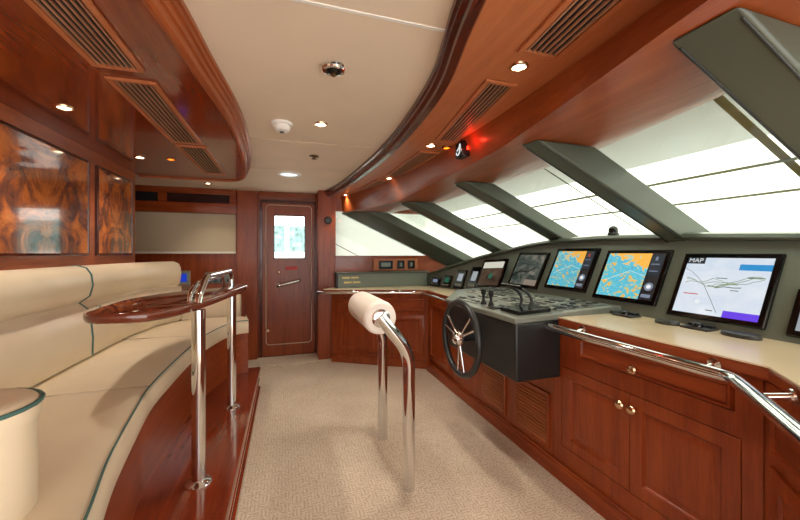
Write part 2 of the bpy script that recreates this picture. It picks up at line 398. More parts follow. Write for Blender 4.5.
# left overhead: curved fascia and glossy soffit
ledge = spline([(-.79, -.5), (-.47, .4), (-.325, .95), (-.288, 1.178), (-.262, 1.5), (-.226, 1.913), (-.222, 2.3), (-.236, 2.7), (-.275, 3.1), (-.32, 3.38), (-.40, 3.53), (-.55, 3.585), (-.8, 3.595), (-1.2, 3.6)], 6)
def sweep(path, prof, side):
    rings = []; n = len(path)
    for i, p in enumerate(path):
        t = (path[min(i+1, n-1)]-path[max(i-1, 0)]).normalized(); nn = V((t.y, -t.x)) * side
        rings.append([(p.x+nn.x*s, p.y+nn.y*s, z) for s, z in prof])
    return rings
ledge2 = [V((p.x, p.y)) for p in ledge]
prof = [(0, CEIL), (0, 2.012), (.008, 2.010), (.008, 1.992), (.018, 1.990), (.018, 1.968), (.028, 1.966), (.030, 1.942), (.044, 1.938), (.044, 1.944), (.060, 1.944), (.066, 1.952), (.066, CEIL)]
struct(G().loft(sweep(ledge2, prof, -1)).build('trim_9', 'wood_wall'), 'curved cherry fascia of the left overhead')
inner = sweep(ledge2, [(.062, 1.95)], -1); inner = [(r[0][0], r[0][1]) for r in inner]
struct(G().prism(inner+[(-1.2, -.5)], 1.95, 1.975).build('trim_10', 'soffit'), 'glossy cherry soffit over the settee')
# right overhead: curved trim, soffit and beam
redge = spline([(.20, -.5), (.36, .4), (.47, .93), (.573, 1.35), (.622, 1.9), (.628, 2.4), (.61, 2.8), (.575, 3.3), (.52, 3.8), (.40, 4.45), (.36, 4.6)], 6)
redge = [V((p.x, p.y)) for p in redge]
prof = [(0, CEIL), (0, 2.006), (.008, 2.0), (.008, 1.984), (.024, 1.974), (.028, 1.960), (.058, 1.957), (.066, 1.966), (.066, CEIL)]
struct(G().loft(sweep(redge, prof, 1)).build('trim_11', 'wood_dark'), 'dark curved moulding along the right overhead')
beam_t = [(-.5, .94), (.68, .975), (.98, .993), (1.5, 1.01), (2.19, 1.0), (2.8, .965), (3.3, .88), (3.8, .76), (4.25, .63)]
beam_b = [(-.5, .80, 1.825), (.514, .856, 1.825), (.84, .925, 1.825), (1.57, 1.056, 1.825), (2.2, 1.085, 1.825), (2.5, 1.085, 1.823), (3.2, 1.02, 1.778), (3.8, .83, 1.778), (4.26, .65, 1.778)]
glass_x = [(-.5, 1.0), (.5, 1.28), (.78, 1.37), (1.37, 1.49), (2.0, 1.53), (2.38, 1.53), (3.14, 1.40), (4.05, 1.2), (4.3, 1.15)]
inn = sweep(redge, [(.06, 1.97)], 1); inn = [(r[0][0], r[0][1]) for r in inn]
ys = [-.5+i*(4.75/38) for i in range(39)]
pol = inn + [(interp(beam_t, y)[0]+.01, y) for y in reversed(ys)]
struct(G().prism(pol, 1.97, 1.99).build('trim_12', 'wood_light'), 'cherry soffit with long vents on the right')
rings = []
for y in ys:
    xt = interp(beam_t, y)[0]; xb, zb = interp(beam_b, y); xg = interp(glass_x, y)[0]
    rings.append([(xt, y, 1.975), (xb, y, zb), (xg+.05, y, zb), (xg+.05, y, CEIL+.02), (xt, y, CEIL+.02)])
struct(G().loft(rings).build('trim_13', 'wood_beam'), 'cherry beam over the windshield')

# ------------------------------------------------------------------ windshield
SL = -.465
def gp(y, x):  # point on the glass at that y
    xg = interp(glass_x, y)[0]; zb = interp(beam_b, y)[1]
    return V((x, y, zb+SL*(x-xg)))
ny = V((.422, 0, .907))
my = [(-.42, -.3, .70, .70), (.49, .638, .93, .925), (1.37, 1.475, 1.13, 1.11), (2.33, 2.44, 1.275, 1.215), (3.14, 3.25, 1.14, 1.045), (4.05, 4.25, .93, .61)]
posts = my
for i in range(5):
    y0, y1 = posts[i][1]-.03, posts[i+1][0]+.03
    pr = []
    for y in (y0, (y0+y1)/2, y1):
        xg = interp(glass_x, y)[0]
        a = gp(y, xg-.12); b = gp(y, 2.75)
        pr.append([a, b, b+ny*.012, a+ny*.012])
    w = struct(G().loft(pr).build('window_%d' % (i+1), 'glass'), 'sloping windshield pane')
w = struct(G().box(.56, 2.2, 4.285, 4.293, 1.24, 1.8).build('window_6', 'glass'), 'side window pane')
names = ['mullion beyond the right edge', 'nearest wide leather padded mullion at the upper right corner', 'second leather padded windshield mullion, above the chart monitors',
         'middle leather padded windshield mullion, above the grey camera monitor', 'fourth leather padded windshield mullion, with a strip of glass on both sides', 'farthest leather padded mullion, over the side window']
for i, (y0, y1, xa, xc) in enumerate(posts):
    if i == 0: continue
    zb = interp(beam_b, (y0+y1)/2)[1]-.003
    L = (1, 1.2, 1.42, 1.3, 1.45, 1.7)[i]
    xg = interp(glass_x, (y0+y1)/2)[0]; th = max(.10, (xg-xa)*.455)
    e0, e1 = xa+L, xa+L
    top = [(xa, y0, zb), (xc, y1, zb), (xc+th/.465*.98, y1, zb), (xa+th/.465*.98, y0, zb)]
    end = [(e0, y0, zb+SL*(e0-xa)), (e1, y1, zb+SL*(e1-xc)), (e1, y1, zb+SL*(e1-xc)+th-.012), (e0, y0, zb+SL*(e0-xa)+th-.012)]
    o = thing('window_mullion', ((xa+xc)/2, (y0+y1)/2, zb-.5), names[i], 'mullion', 'windshield mullions')
    G().loft([top, end]).build('padded_cover', 'leather', o, bev=.010, seg=3)
    g = G()
    for yy, x0 in ((y0+.012, xa), (y1-.012, xc)):
        g.tube([(x0+.03, yy, zb-.002+SL*.03), (x0+L*.97, yy, zb-.002+SL*L*.97)], .003, 8)
    g.build('stitched_seam', 'black_leather', o)

# white cover outside the windshield, with seams and a strap
o = thing('windshield_cover', (2.0, 1.8, 1.5), 'white fabric cover stretched outside the windshield and side window', 'cover')
rings = []
for y in [-.9+i*.3 for i in range(18)]:
    xg = interp(glass_x, y)[0]; zb = interp(beam_b, y)[1]
    rings.append([V((x, y, 1.825+SL*(x-1.47)+.13)) for x in (1.2, 1.6, 2.0, 2.4, 2.8, 3.3)])
G().loft(rings, closed=False).build('front_sheet', 'cover', o)
G().loft([[(.58, 4.55, 1.0), (.58, 4.55, 2.3)], [(1.5, 4.55, 1.0), (1.5, 4.55, 2.3)], [(3.3, 4.55, .6), (3.3, 4.55, 2.2)]], closed=False).build('side_sheet', 'cover', o)
def cz(x): return 1.825+SL*(x-1.47)+.125
for x in (2.03, 2.25):
    G().box(x-.011, x+.011, -.9, 4.2, cz(x)-.014, cz(x)-.004).build('seam', 'seam', o)
for y in (.91, 3.0, 1.95):
    w = .017 if y == .91 else .004
    G().obox((1.2, y-w, cz(1.2)-.006), (2.1, 0, SL*2.1), (0, 2*w, 0), (0, 0, .004)).build('strap' if y == .91 else 'seam', 'rope' if y == .91 else 'seam', o)
G().tube([(.585, 4.53, 1.41), (.95, 4.53, 1.22)], .005, 8).build('rope', 'bronze', o)
tag(G().box(-3, 1.99, -2.5, 4.9, 2.22, 2.28).build('deck_overhang', 'boatwhite'), 'white deck edge overhanging the top of the windshield', 'deck')

# ------------------------------------------------------------------ dash
dash_tab = [(-.6, 1.90, .92, 2.07, 1.30), (.5, 1.93, .92, 2.115, 1.322), (.9, 1.93, .92, 2.122, 1.335), (1.35, 1.93, .92, 2.133, 1.357), (1.95, 1.93, .92, 2.14, 1.372), (2.4, 1.93, .915, 2.132, 1.36),
            (2.68, 1.925, .905, 2.115, 1.335), (3.0, 1.885, .885, 2.045, 1.275), (3.3, 1.85, .87, 1.975, 1.215), (3.7, 1.775, .865, 1.85, 1.11), (4.1, 1.70, .865, 1.735, .995), (4.25, 1.67, .865, 1.70, .965)]
D0 = thing('dashboard', (2.1, 1.8, .92), 'long grey leather dashboard with a rolled brow under the windshield', 'dashboard')
rings = []; brow = []
for i in range(60):
    y = -.6+i*(4.85/59); xb, zb, xt, zt = interp(dash_tab, y)
    rings.append([(xb, y, zb), (xt, y, zt), (xt+.1, y, zt+.012), (xt+.75, y, zt-.10), (xt+.75, y, zb-.03), (xb+.03, y, zb-.03)])
    brow.append([(xt-.035, y, zt+.004), (xt-.038, y, zt+.016), (xt-.025, y, zt+.034), (xt+.02, y, zt+.044), (xt+.2, y, zt+.04), (xt+.2, y, zt+.012), (xt+.01, y, zt)])
G().loft(rings).build('instrument_panel', 'dash', D0)
G().loft(brow).build('brow', 'leather', D0)
PN = V((-.9050, 0, .4254)); PU = V((.4254, 0, .9050))   # panel normal and up
def pp(y, h):   # point on the dash panel; h along the slope from z=.92 line
    xb, zb, xt, zt = interp(dash_tab, y); t = h/.47
    return V((1.93, y, .92))+PU*h
def monitor(y0, y1, z0, z1, label, mat, extra, frame=None):
    # y0 > y1: image left to right
    if frame: bl, U, PU_, PN_, w, h = frame
    else:
        h = (z1-z0)/PU.z; w = y0-y1; PU_, PN_ = PU, PN
        bl = V((1.945+(z0-.954)*.47, y0, z0)); U = V((0, -1, 0))
    o = thing('navigation_monitor', bl+U*w/2, label, 'monitor', 'monitors along the dashboard')
    G().rect(bl+PN_*.002, U*w, PU_*h, PN_, [(0, 0), (0, .014), (.004, .018), (.024, .018), (.026, .012)]).build('bezel', 'gloss_black', o)
    sb = bl+U*.024+PU_*.024+PN_*.017; sw, sh = w-.048, h-.048
    s = G().obox(sb-PN_*.002, U*sw, PU_*sh, PN_*.003).build('screen', mat, o)
    return detail(s, sb, U, PU_, PN_, sw, sh, extra)
def detail(s, sb, U, PU, PN, sw, sh, extra):
    def put(a0, a1, b0, b1, m, nm, lev=1):
        G().obox(sb+U*sw*a0+PU*sh*b0+PN*(.0012*lev), U*sw*(a1-a0), PU*sh*(b1-b0), PN*.0008).build(nm, m, s)
    def line(pts, r, m, nm):
        G().tube([sb+U*sw*a+PU*sh*b+PN*.002 for a, b in pts], r, 6).build(nm, m, s)
    def disc(a, b, r, m, nm, lev=2):
        G().lathe([(r, 0), (r, .0008)], sb+U*sw*a+PU*sh*b+PN*(.0012*lev), PN, 24).build(nm, m, s)
    def word(a, b, t, size, m, nm='caption'):
        me = text_mesh(t, size); g = G(); g.addmesh(me, frame_mat(sb+U*sw*a+PU*sh*b+PN*.004, U, PU, PN)); g.build(nm, m, s, smooth=False)
    extra(put, line, disc, word)
def ex_overview(put, line, disc, word):
    put(.0, .235, .885, 1.0, 'ui_dark', 'title_box'); word(.115, .94, 'MAP', .034, 'ui_white')
    put(.66, 1.0, .79, .89, 'ui_blue', 'banner'); put(.62, 1.0, .0, .11, 'ui_purple', 'banner')
    line([(.0, .80), (.1, .74), (.22, .62), (.30, .52), (.44, .27), (.55, .06)], .0012, 'ui_line', 'track_line')
    random.seed(3)
    for kk in range(3):
        pts = [(.06+.9*t/16, .54+.03*kk+.015*math.sin(t*.9+kk)*2+(.012*(t-9) if t > 9 else -.002*t)+random.uniform(-.018, .018)) for t in range(17)]
        line(pts, .0014, 'ui_olive', 'coast_line')
    line([(.36, .50), (.45, .485), (.52, .52), (.62, .545), (.7, .55)], .003, 'ui_olive', 'coast_line')
    line([(.45, .47), (.55, .50), (.66, .49), (.74, .50)], .0022, 'ui_line', 'coast_line')
    put(.43, .56, .635, .648, 'ui_line', 'place_mark'); put(.78, .93, .66, .68, 'ui_line', 'place_mark'); put(.08, .27, .33, .345, 'ui_red', 'place_mark')
    put(.63, .72, .44, .452, 'ui_line', 'place_mark'); put(.42, .5, .075, .09, 'ui_line', 'place_mark')
    disc(.29, .21, .011, 'ui_white', 'cursor')
def ex_chart(orange):
    def f(put, line, disc, word):
        put(.78, 1.0, .0, 1.0, 'ui_black', 'gauge_column'); put(.80, .98, .52, .96, 'ui_dark', 'gauge_box', 2)
        disc(.89, .28, .026, 'ui_grey', 'gauge_dial'); disc(.89, .28, .013, 'ui_white', 'gauge_dial', 3)
        put(.81, .96, .05, .12, 'ui_grey', 'gauge_box', 2); put(.82, .95, .60, .62, 'ui_grey', 'gauge_box', 3); put(.82, .95, .75, .77, 'ui_grey', 'gauge_box', 3)
        put(.86, .9, .84, .92, 'ui_red' if orange else 'ui_grey', 'gauge_box', 3)
        line([(.04, .9), (.2, .62), (.38, .5), (.55, .3), (.76, .2)], .0012, 'ui_grey', 'route_line')
        line([(.08, .35), (.25, .45), (.5, .6), (.76, .5)], .001, 'ui_white', 'route_line')
    return f
def ex_cam(put, line, disc, word):
    line([(.0, .25), (.25, .45), (.55, .42), (.8, .6)], .006, 'ui_black', 'picture_band'); line([(.0, .6), (.4, .72), (.9, .66)], .004, 'ui_dark', 'picture_band'); put(.55, 1.0, .0, .18, 'ui_glare2', 'painted_glare')  # lower band is painted glare on the screen
def ex_brown(put, line, disc, word):
    put(.02, .98, .72, .98, 'ui_glare', 'painted_reflection'); disc(.52, .38, .03, 'green_lcd', 'green_mark')  # pale band paints the white reflection across the screen top
def ex_none(put, line, disc, word): pass
monitor(1.337, .936, .954, 1.275, 'rightmost full monitor, showing a pale overview map with a purple banner', 'chart_white', ex_overview)
monitor(1.83, 1.41, .985, 1.297, 'monitor showing a teal chart, next left of the pale map monitor', 'chart_b', ex_chart(False))
monitor(2.30, 1.90, 1.007, 1.313, 'monitor showing a blue and bright orange chart, third from the right', 'chart_a', ex_chart(True))
monitor(2.77, 2.38, .982, 1.282, 'dim monitor with a camera picture and painted grey green reflection behind the throttles', 'camera_pic', ex_cam)
a, b = interp(dash_tab, 3.15), interp(dash_tab, 2.80)
p0, p1 = V((a[0]-.01, 3.15, a[1]+.05)), V((b[0]-.01, 2.80, b[1]+.05)); t0, t1 = V((a[2]-.01, 3.15, a[3])), V((b[2]-.01, 2.80, b[3]))
U0 = (p1-p0); w0 = U0.length; U0 /= w0; N0 = -U0.cross(((t0-p0)+(t1-p1)).normalized()); N0 = N0 if N0.x < 0 else -N0; N0.normalize()
UP0 = U0.cross(N0); UP0 = UP0 if UP0.z > 0 else -UP0
monitor(0, 0, 0, 0, 'dim monitor with a painted brown reflection, left of the grey camera picture, at the far end', 'brown_reflection', ex_brown, (p0+N0*.015, U0, UP0, N0, w0, .30))
monitor(.866, .46, .945, 1.13, 'low pale monitor cut off by the right edge of the view', 'white_lcd', ex_none)
# small instruments on the far end of the dash
inst = [(3.20, 3.36, 'white_lcd', 'small square instrument nearest the monitors with a white display'), (3.42, 3.58, 'white_lcd', 'second small square instrument with a white display, left of its twin'),
        (3.64, 3.80, 'green_lcd', 'small dash instrument with a green display'), (3.85, 4.03, 'ui_grey', 'farthest small dash instrument beside the grey cabinet')]
for y0, y1, mt, lab in inst:
    a = interp(dash_tab, y0); b = interp(dash_tab, y1)
    hh = .74 if mt == 'white_lcd' else .62
    p0, p1 = V((a[0], y0, a[1]+.02)), V((b[0], y1, b[1]+.02)); t0, t1 = V((a[2], y0, a[3])), V((b[2], y1, b[3]))
    u = p0-p1; v = ((t0-p0)*hh+(t1-p1)*hh)/2; n = v.cross(u).normalized()
    if n.x > 0: n = -n
    o = thing('dash_instrument', (p0+p1)/2, lab, 'instrument', 'small instruments at the far end of the dash')
    G().rect(p1-n*.02, u, v, n, [(0, 0), (0, .03), (.008, .034), (.016, .034), (.018, .03)]).build('bezel', 'gloss_black', o)
    w = u.length
    G().obox(p1+u*.24+v*.40+n*.0105, u*.50, v*.40, n*.003).build('display', mt, o)
    g = G()
    for q in range(4): g.obox(p1+u*(.16+.18*q)+v*.14+n*.0105, u*.13, v*.1, n*.004)
    g.build('key_row', 'grey2', o)
# small dome standing on the brow
o = thing('dome_camera', (2.17, 1.86, 1.415), 'small black dome standing on the dash brow', 'dome')
G().lathe([(.036, 0), (.036, .01), (.03, .014)], (2.17, 1.86, 1.414)).build('base', 'dark_grey', o)
G().lathe([(.03, 0), (.031, .02), (.026, .036), (.012, .046), (.003, .048)], (2.17, 1.86, 1.427)).build('dome', 'gloss_black', o)

# ------------------------------------------------------------------ worktops
def worktop(name, pts, z, label):
    o = thing(name, (pts[0][0], pts[0][1], z-.05), label, 'worktop')
    G().prism(pts, z-.006, z).build('cream_top', 'counter', o)
    g = G().prism(pts, z-.05, z-.006); g.build('wood_edge', 'wood_y', o, bev=.008)
    return o
worktop('worktop', [(1.455, 1.60), (1.455, .695), (1.06, .30), (.9, .14), (1.925, .14), (1.925, 1.60)], .925, 'cream worktop with cherry edge on the right, below the chart monitors')
worktop('worktop', [(1.47, 2.95), (1.50, 3.62), (1.36, 3.72), (.42, 4.0), (.40, 4.05), (.56, 4.24), (1.72, 4.24), (1.78, 3.7), (1.86, 3.2), (1.88, 2.95)], .875, 'cream worktop at the far end, in front of the side window')

# ------------------------------------------------------------------ cabinets
DP = [(0, 0), (0, .009), (.003, .011), (.055, .011), (.060, .001), (.073, .001), (.088, .005), (.10, .005)]
def door(o, p, u, v, n, knob=None, name='door'):
    prof = DP if min(V(u).length, V(v).length) > .22 else [(0, 0), (0, .009), (.005, .013), (.016, .013), (.022, .005), (.03, .005)]
    d = G().rect(p, u, v, n, prof).build(name, 'wood_v' if name == 'door' else 'wood_y', o)
    if knob: G().lathe([(.007, 0), (.007, .014), (.017, .02), (.019, .03), (.014, .036), (.004, .038)], V(knob)+V(n)*.01, n, 18).build('knob', 'brass', d)
    return d
# main cabinet with drawer and two doors
FX = 1.485
o = thing('cabinet', (1.7, 1.15, 0), 'cherry cabinet with one drawer and two doors below the right worktop', 'cabinet')
g = G(); g.box(FX+.02, 1.88, .72, 1.655, .0, .872)
for y0, y1, z0, z1 in ((.72, .777, 0, .872), (1.603, 1.655, 0, .872), (.777, 1.603, 0, .197), (.777, 1.603, .648, .732), (.777, 1.603, .838, .872), (.777, .797, .732, .838), (1.473, 1.603, .732, .838)):
    g.box(FX, FX+.02, y0, y1, z0, z1)
g.build('body', 'wood_v', o)
nx = (-1, 0, 0)
DF = [(0, 0), (0, .018), (.002, .020), (.056, .020), (.060, .012), (.066, .006), (.076, .006), (.092, .013), (.10, .013)]
def inset_door(y0, y1, z0, z1, knob, name='door'):
    pf = DF if name == 'door' else [(0, 0), (0, .02), (.006, .03), (.014, .030), (.020, .022), (.03, .022)]
    d = G().rect((FX+.019, y0, z0), (0, y1-y0, 0), (0, 0, z1-z0), nx, pf).build(name, 'wood_v' if name == 'door' else 'wood_y', o)
    G().lathe([(.008, 0), (.008, .016), (.019, .022), (.021, .032), (.016, .038), (.004, .040)], V(knob), nx, 18).build('knob', 'brass', d)
inset_door(1.600, 1.192, .20, .645, (FX+.001, 1.218, .587))
inset_door(1.188, .780, .20, .645, (FX+.001, 1.160, .587))
inset_door(1.470, .80, .735, .835, (FX-.009, 1.15, .772), 'drawer')
# louvred cabinet below the helm and on to the corner
o = thing('cabinet', (1.7, 2.4, 0), 'cherry cabinet with two louvred vents below the helm console', 'cabinet')
G().box(FX, 1.86, 1.657, 2.9, 0, .865).build('body', 'wood_v', o)
for ya, yb in ((2.02, 1.69), (2.44, 2.12)):
    g = G().rect((FX, ya, .135), (0, yb-ya, 0), (0, 0, .32), nx, [(0, 0), (0, .014), (.02, .014), (.022, .002), (.03, .002)])
    fr = g.build('vent_frame', 'wood_v', o)
    G().box(FX-.0015, FX-.0003, yb+.022, ya-.022, .157, .433).build('louvre_shade', 'shade_plate', fr)  # dark sheet paints the shade between the louvres
    g = G()
    for q in range(13):
        z = .160+q*.0212
        g.obox((FX-.003, ya-.022, z), (0, yb-ya+.044, 0), (-.009, 0, -.007), (-.002, 0, .006))
    g.build('louvre_slats', 'wood_light', fr)
# far cabinets, set at an angle by the door
A = V((.52, 4.2, 0)); B = V((1.50, 3.60, 0)); t = (B-A).normalized(); L = (B-A).length; n2 = V((t.y, -t.x, 0))
o = thing('cabinet', (1.3, 3.9, 0), 'cherry cabinet standing at an angle between the door and the helm', 'cabinet')
G().prism([(A.x, A.y), (B.x, B.y), (1.50, 2.91), (1.75, 2.91), (1.75, 4.24), (.575, 4.24)], 0, .823).build('body', 'wood_v', o)
for q in range(2):
    s = A+t*(.08+q*.53)
    door(o, (s.x, s.y, .14), t*.5, (0, 0, .45), n2, None)
    door(o, (s.x, s.y, .63), t*.5, (0, 0, .14), n2, None, 'drawer')
door(o, (1.50, 3.55, .14), (0, -.5, 0), (0, 0, .6), nx, None)
# near angled cabinet at the right edge
t3 = V((-.7071, -.7071, 0)); n3 = V((-.7071, .7071, 0)); P3 = V((FX, .718, 0))
o = thing('cabinet', (1.4, .4, 0), 'angled cherry cabinet at the right edge, with a recessed drawer', 'cabinet')
e3 = P3+t3*.62
G().prism([(P3.x, P3.y), (e3.x, e3.y), (1.92, .14), (1.92, .718)], 0, .872).build('body', 'wood_v', o)
for q in range(2):
    s = P3+t3*(.06+q*.28)
    door(o, (s.x, s.y, .20), t3*.26, (0, 0, .42), n3, None)
    door(o, (s.x, s.y, .66), t3*.26, (0, 0, .14), n3, None, 'drawer')
# baseboards
g = G(); g.box(FX-.022, FX, .74, 3.56, 0, .085); g.box(FX-.014, FX, .74, 3.56, .085, .10)
struct(g.build('baseboard_right', 'wood_y', bev=.003))
g = G(); g.obox(A, t*L, n2*.02, (0, 0, .09)); struct(g.build('baseboard_back', 'wood_x', bev=.003))

# rails along the worktops
def rail(path, r, brackets, label, name='grab_rail'):
    o = thing(name, path[0], label, 'rail')
    G().tube(fillet(path, .05), r, 16).build('tube', 'chrome', o)
    for a, b in brackets: G().tube([a, b], .011, 10).lathe([(.022, 0), (.022, .006)], b, (V(a)-V(b)).normalized(), 16).build('bracket', 'chrome', o)
    return o
rail([(1.385, 1.60, .875), (1.392, .751, .875), (.95, .32, .875)], .0215,
     [((1.39, 1.42, .875), (1.457, 1.42, .89)), ((1.39, .84, .875), (1.457, .84, .89)), ((1.27, .635, .875), (1.325, .578, .89))], 'polished steel grab rail along the front of the right worktop')
rail([(.34, 4.0, .845), (.40, 3.935, .845), (1.36, 3.655, .845), (1.43, 3.6, .845), (1.40, 2.92, .845)], .016,
     [((.7, 3.85, .845), (.72, 3.91, .85)), ((1.2, 3.70, .845), (1.22, 3.76, .85))], 'thin steel grab rail along the far worktop')

# ------------------------------------------------------------------ helm console
o = thing('helm_console', (1.34, 2.0, .58), 'black leather helm console box with grey control top', 'console')
G().loft([[(1.185, 1.605, .58), (1.185, 2.45, .58), (1.483, 2.45, .58), (1.483, 1.605, .58)], [(1.18, 1.605, .905), (1.18, 2.45, .905), (1.483, 2.45, .905), (1.483, 1.605, .905)]]).build('box', 'black_leather', o, bev=.012, seg=3)
top = [(1.172, 1.598), (1.172, 2.46), (1.50, 2.92), (1.90, 2.92), (1.93, 1.598)]
def tz(x): return .932+(x-1.18)*.045
TP = G().loft([[(x, y, max(.90, .926 if x > 1.6 else .90)) for x, y in top], [(x, y, tz(x)) for x, y in top]]).build('control_top', 'grey', o, bev=.006)
def on(x0, x1, y0, y1, h, mat, nm, par):
    return G().loft([[(x, y, tz(x)-.002) for x, y in ((x0, y0), (x1, y0), (x1, y1), (x0, y1))], [(x, y, tz(x)+h) for x, y in ((x0, y0), (x1, y0), (x1, y1), (x0, y1))]]).build(nm, mat, par, bev=.002)
random.seed(5)
for (x0, x1, y0, y1) in ((1.24, 1.42, 2.14, 2.34), (1.62, 1.76, 1.64, 1.80), (1.62, 1.76, 1.84, 1.98), (1.48, 1.6, 2.05, 2.2), (1.64, 1.8, 2.05, 2.25), (1.22, 1.36, 1.88, 1.96), (1.40, 1.47, 1.88, 2.02), (1.50, 1.60, 1.66, 1.78), (1.50, 1.60, 1.82, 1.98), (1.44, 1.5, 2.3, 2.44), (1.25, 1.4, 2.37, 2.44), (1.78, 1.88, 1.66, 1.96), (1.48, 1.62, 2.27, 2.45), (1.66, 1.82, 2.32, 2.52), (1.5, 1.66, 2.52, 2.72), (1.7, 1.86, 2.6, 2.84)):
    pnl = on(x0, x1, y0, y1, .006, random.choice(['grey2', 'dark_grey', 'grey']), 'switch_panel', TP)
    for (cx, cy) in [((x0*(3-q)+x1*q)/3 if 0 else x0+(x1-x0)*(.25+.5*(q % 2)), y0+(y1-y0)*(.2+.3*(q//2))) for q in range(6)]:
        on(cx-.014, cx+.014, cy-.014, cy+.014, .012, random.choice(['black', 'dark_grey', 'grey2']), 'push_button', TP)
# flat grey keypad leaning out to the right
on(1.50, 1.86, 1.6, 1.63, .004, 'grey2', 'edge_strip', TP)
# throttle quadrant
q = on(1.24, 1.46, 1.66, 1.84, .022, 'gloss_black', 'throttle_base', o)
for yy in (1.70, 1.79):
    lv = [(1.34, yy, .95), (1.36, yy, 1.0), (1.345, yy+.01, 1.045), (1.30, yy+.015, 1.075), (1.255, yy+.02, 1.088)]
    g = G(); g.tube(spline(lv, 5), .0085, 10); g.build('throttle_lever', 'black', o)
    G().tube([(1.262, yy-.03, 1.088), (1.258, yy+.058, 1.090)], .011, 12).build('lever_grip', 'gloss_black', o)
for yy in (2.0, 2.09):
    g = G(); g.lathe([(.022, 0), (.016, .02), (.009, .03), (.009, .06), (.017, .075), (.017, .1), (.008, .106)], (1.28, yy, tz(1.28)))
    g.build('joystick', 'black', o)
# steering wheel
wc = V((1.065, 2.02, .738))
o = thing('steering_wheel', wc-V((0, 0, .25)), 'black rimmed steering wheel with chrome spokes on the helm console', 'steering wheel')
G().tube([wc+V((0, .229*math.cos(a), .229*math.sin(a))) for a in [i*2*math.pi/48 for i in range(48)]], .0205, 14, loop=True).build('rim', 'black_leather', o)
hub = G(); hub.lathe([(.02, .0), (.048, .0), (.05, -.014), (.036, -.03), (.034, -.042), (.02, -.05), (.006, -.052)], wc, (1, 0, 0), 24); hub.build('hub', 'chrome', o)
for k in range(3):
    for dd in (-11, 11):
        a = math.radians(24+120*k+dd); a2 = math.radians(24+120*k+dd*.7)
        G().tube([wc+V((-.008, .03*math.cos(a2), .03*math.sin(a2))), wc+V((-.006, .216*math.cos(a), .216*math.sin(a)))], [.0085, .0075], 10).build('spoke', 'chrome', o)
G().tube([wc+V((-.005, 0, 0)), (1.186, 2.02, .738)], .024, 16).build('shaft', 'black', o)
# pointing devices lying on the right worktop
for (x, y, lab) in ((1.85, 1.50, 'black trackball unit on the worktop below the teal chart monitor'), (1.865, 1.14, 'black trackball unit on the worktop below the pale map monitor')):
    o = thing('trackball', (x, y, .925), lab, 'trackball', 'trackballs on the worktop')
    G().box(x-.045, x+.04, y-.06, y+.06, .925, .936).build('base', 'dark_grey', o, bev=.004)
    G().box(x+.0, x+.036, y-.05, y+.05, .936, .948).build('button_block', 'black', o, bev=.004)
    G().lathe([(.022, 0), (.022, .006), (.017, .016), (.006, .021)], (x-.012, y, .936)).build('ball', 'gloss_black', o)
for (x, y, lab) in ((1.87, 1.58, 'small black oval pad, closest to the helm console'), (1.84, 1.27, 'black oval pad between the two trackball units'), (1.855, .975, 'largest black oval pad, nearest the right edge')):
    r = .055 if y < 1.2 else .045
    g = G(); g.loft([[(x+.75*rr*math.cos(a), y+1.25*rr*math.sin(a), z) for a in [i*2*math.pi/28 for i in range(28)]] for rr, z in ((r, .925), (r*1.03, .931), (r, .940), (r*.9, .943))])
    tag(g.build('oval_pad', 'dark_grey'), lab, 'pad', 'oval pads on the worktop')

# ------------------------------------------------------------------ far corner: grey cabinet and gauges
o = thing('chart_cabinet', (1.15, 4.16, .875), 'low grey cabinet with dark top standing on the far worktop', 'cabinet')
G().box(.575, 1.70, 4.10, 4.245, .876, 1.035).build('body', 'dash', o, bev=.003)
G().box(.545, 1.72, 4.075, 4.25, 1.035, 1.058).build('dark_top', 'leather', o, bev=.006)
g = G().box(.556, .575, 4.085, 4.24, .876, 1.035).build('end_panel', 'black', o)
for i in range(2):
    for j in range(2):
        G().box(.625+.105*j+.02*i, .715+.105*j+.02*i, 4.097, 4.1, .985-.055*i, 1.003-.055*i).build('gold_label', 'gold', o)
o = thing('gauge_panel', (1.32, 4.25, 1.07), 'wooden panel with three small square gauges below the side window', 'gauge panel')
G().box(1.03, 1.62, 4.232, 4.259, 1.068, 1.215).build('board', 'wood_light', o, bev=.005)
for x0, x1 in ((1.10, 1.28), (1.345, 1.435), (1.485, 1.575)):
    f = G().rect((x0, 4.232, 1.085), (x1-x0, 0, 0), (0, 0, .105), (0, -1, 0), [(0, 0), (0, .012), (.014, .012), (.016, .006)]).build('gauge', 'gloss_black', o)
    G().box(x0+.03, x1-.03, 4.222, 4.226, 1.115, 1.165).build('gauge_face', 'grey', f)
struct(G().box(.565, 1.98, 4.235, 4.26, 1.236, 1.252).build('trim_14', 'wood_x', bev=.004), 'sill of the side window')

# ------------------------------------------------------------------ back wall fittings
o = thing('overhead_locker', (-1.1, 4.57, 1.75), 'cherry overhead locker with dark vent slots above the blind', 'locker')
g = G(); g.box(-1.69, -.556, 4.52, 4.6, 1.745, 1.862); g.box(-1.69, -.556, 4.52, 4.6, 1.962, CEIL); g.box(-1.352, -1.265, 4.52, 4.6, 1.862, 1.962); g.box(-.63, -.556, 4.52, 4.6, 1.862, 1.962)
g.build('body', 'wood_x', o, bev=.003)
G().box(-1.69, -.556, 4.585, 4.6, 1.86, 1.964).build('slot_back', 'shade_plate', o)  # dark back deepens the slots' shade by colour
g = G()
for q in range(4): g.box(-1.265, -.63, 4.53, 4.56, 1.872+q*.024, 1.880+q*.024)
g.build('slats', 'wood_dark', o)
o = thing('roller_blind', (-1.1, 4.58, 1.28), 'cream roller blind drawn down on the back wall', 'blind')
G().box(-1.66, -.57, 4.578, 4.584, 1.30, 1.742).build('cloth', 'blind', o)
G().box(-1.66, -.57, 4.57, 4.59, 1.277, 1.302).build('hem_bar', 'hem', o, bev=.004)
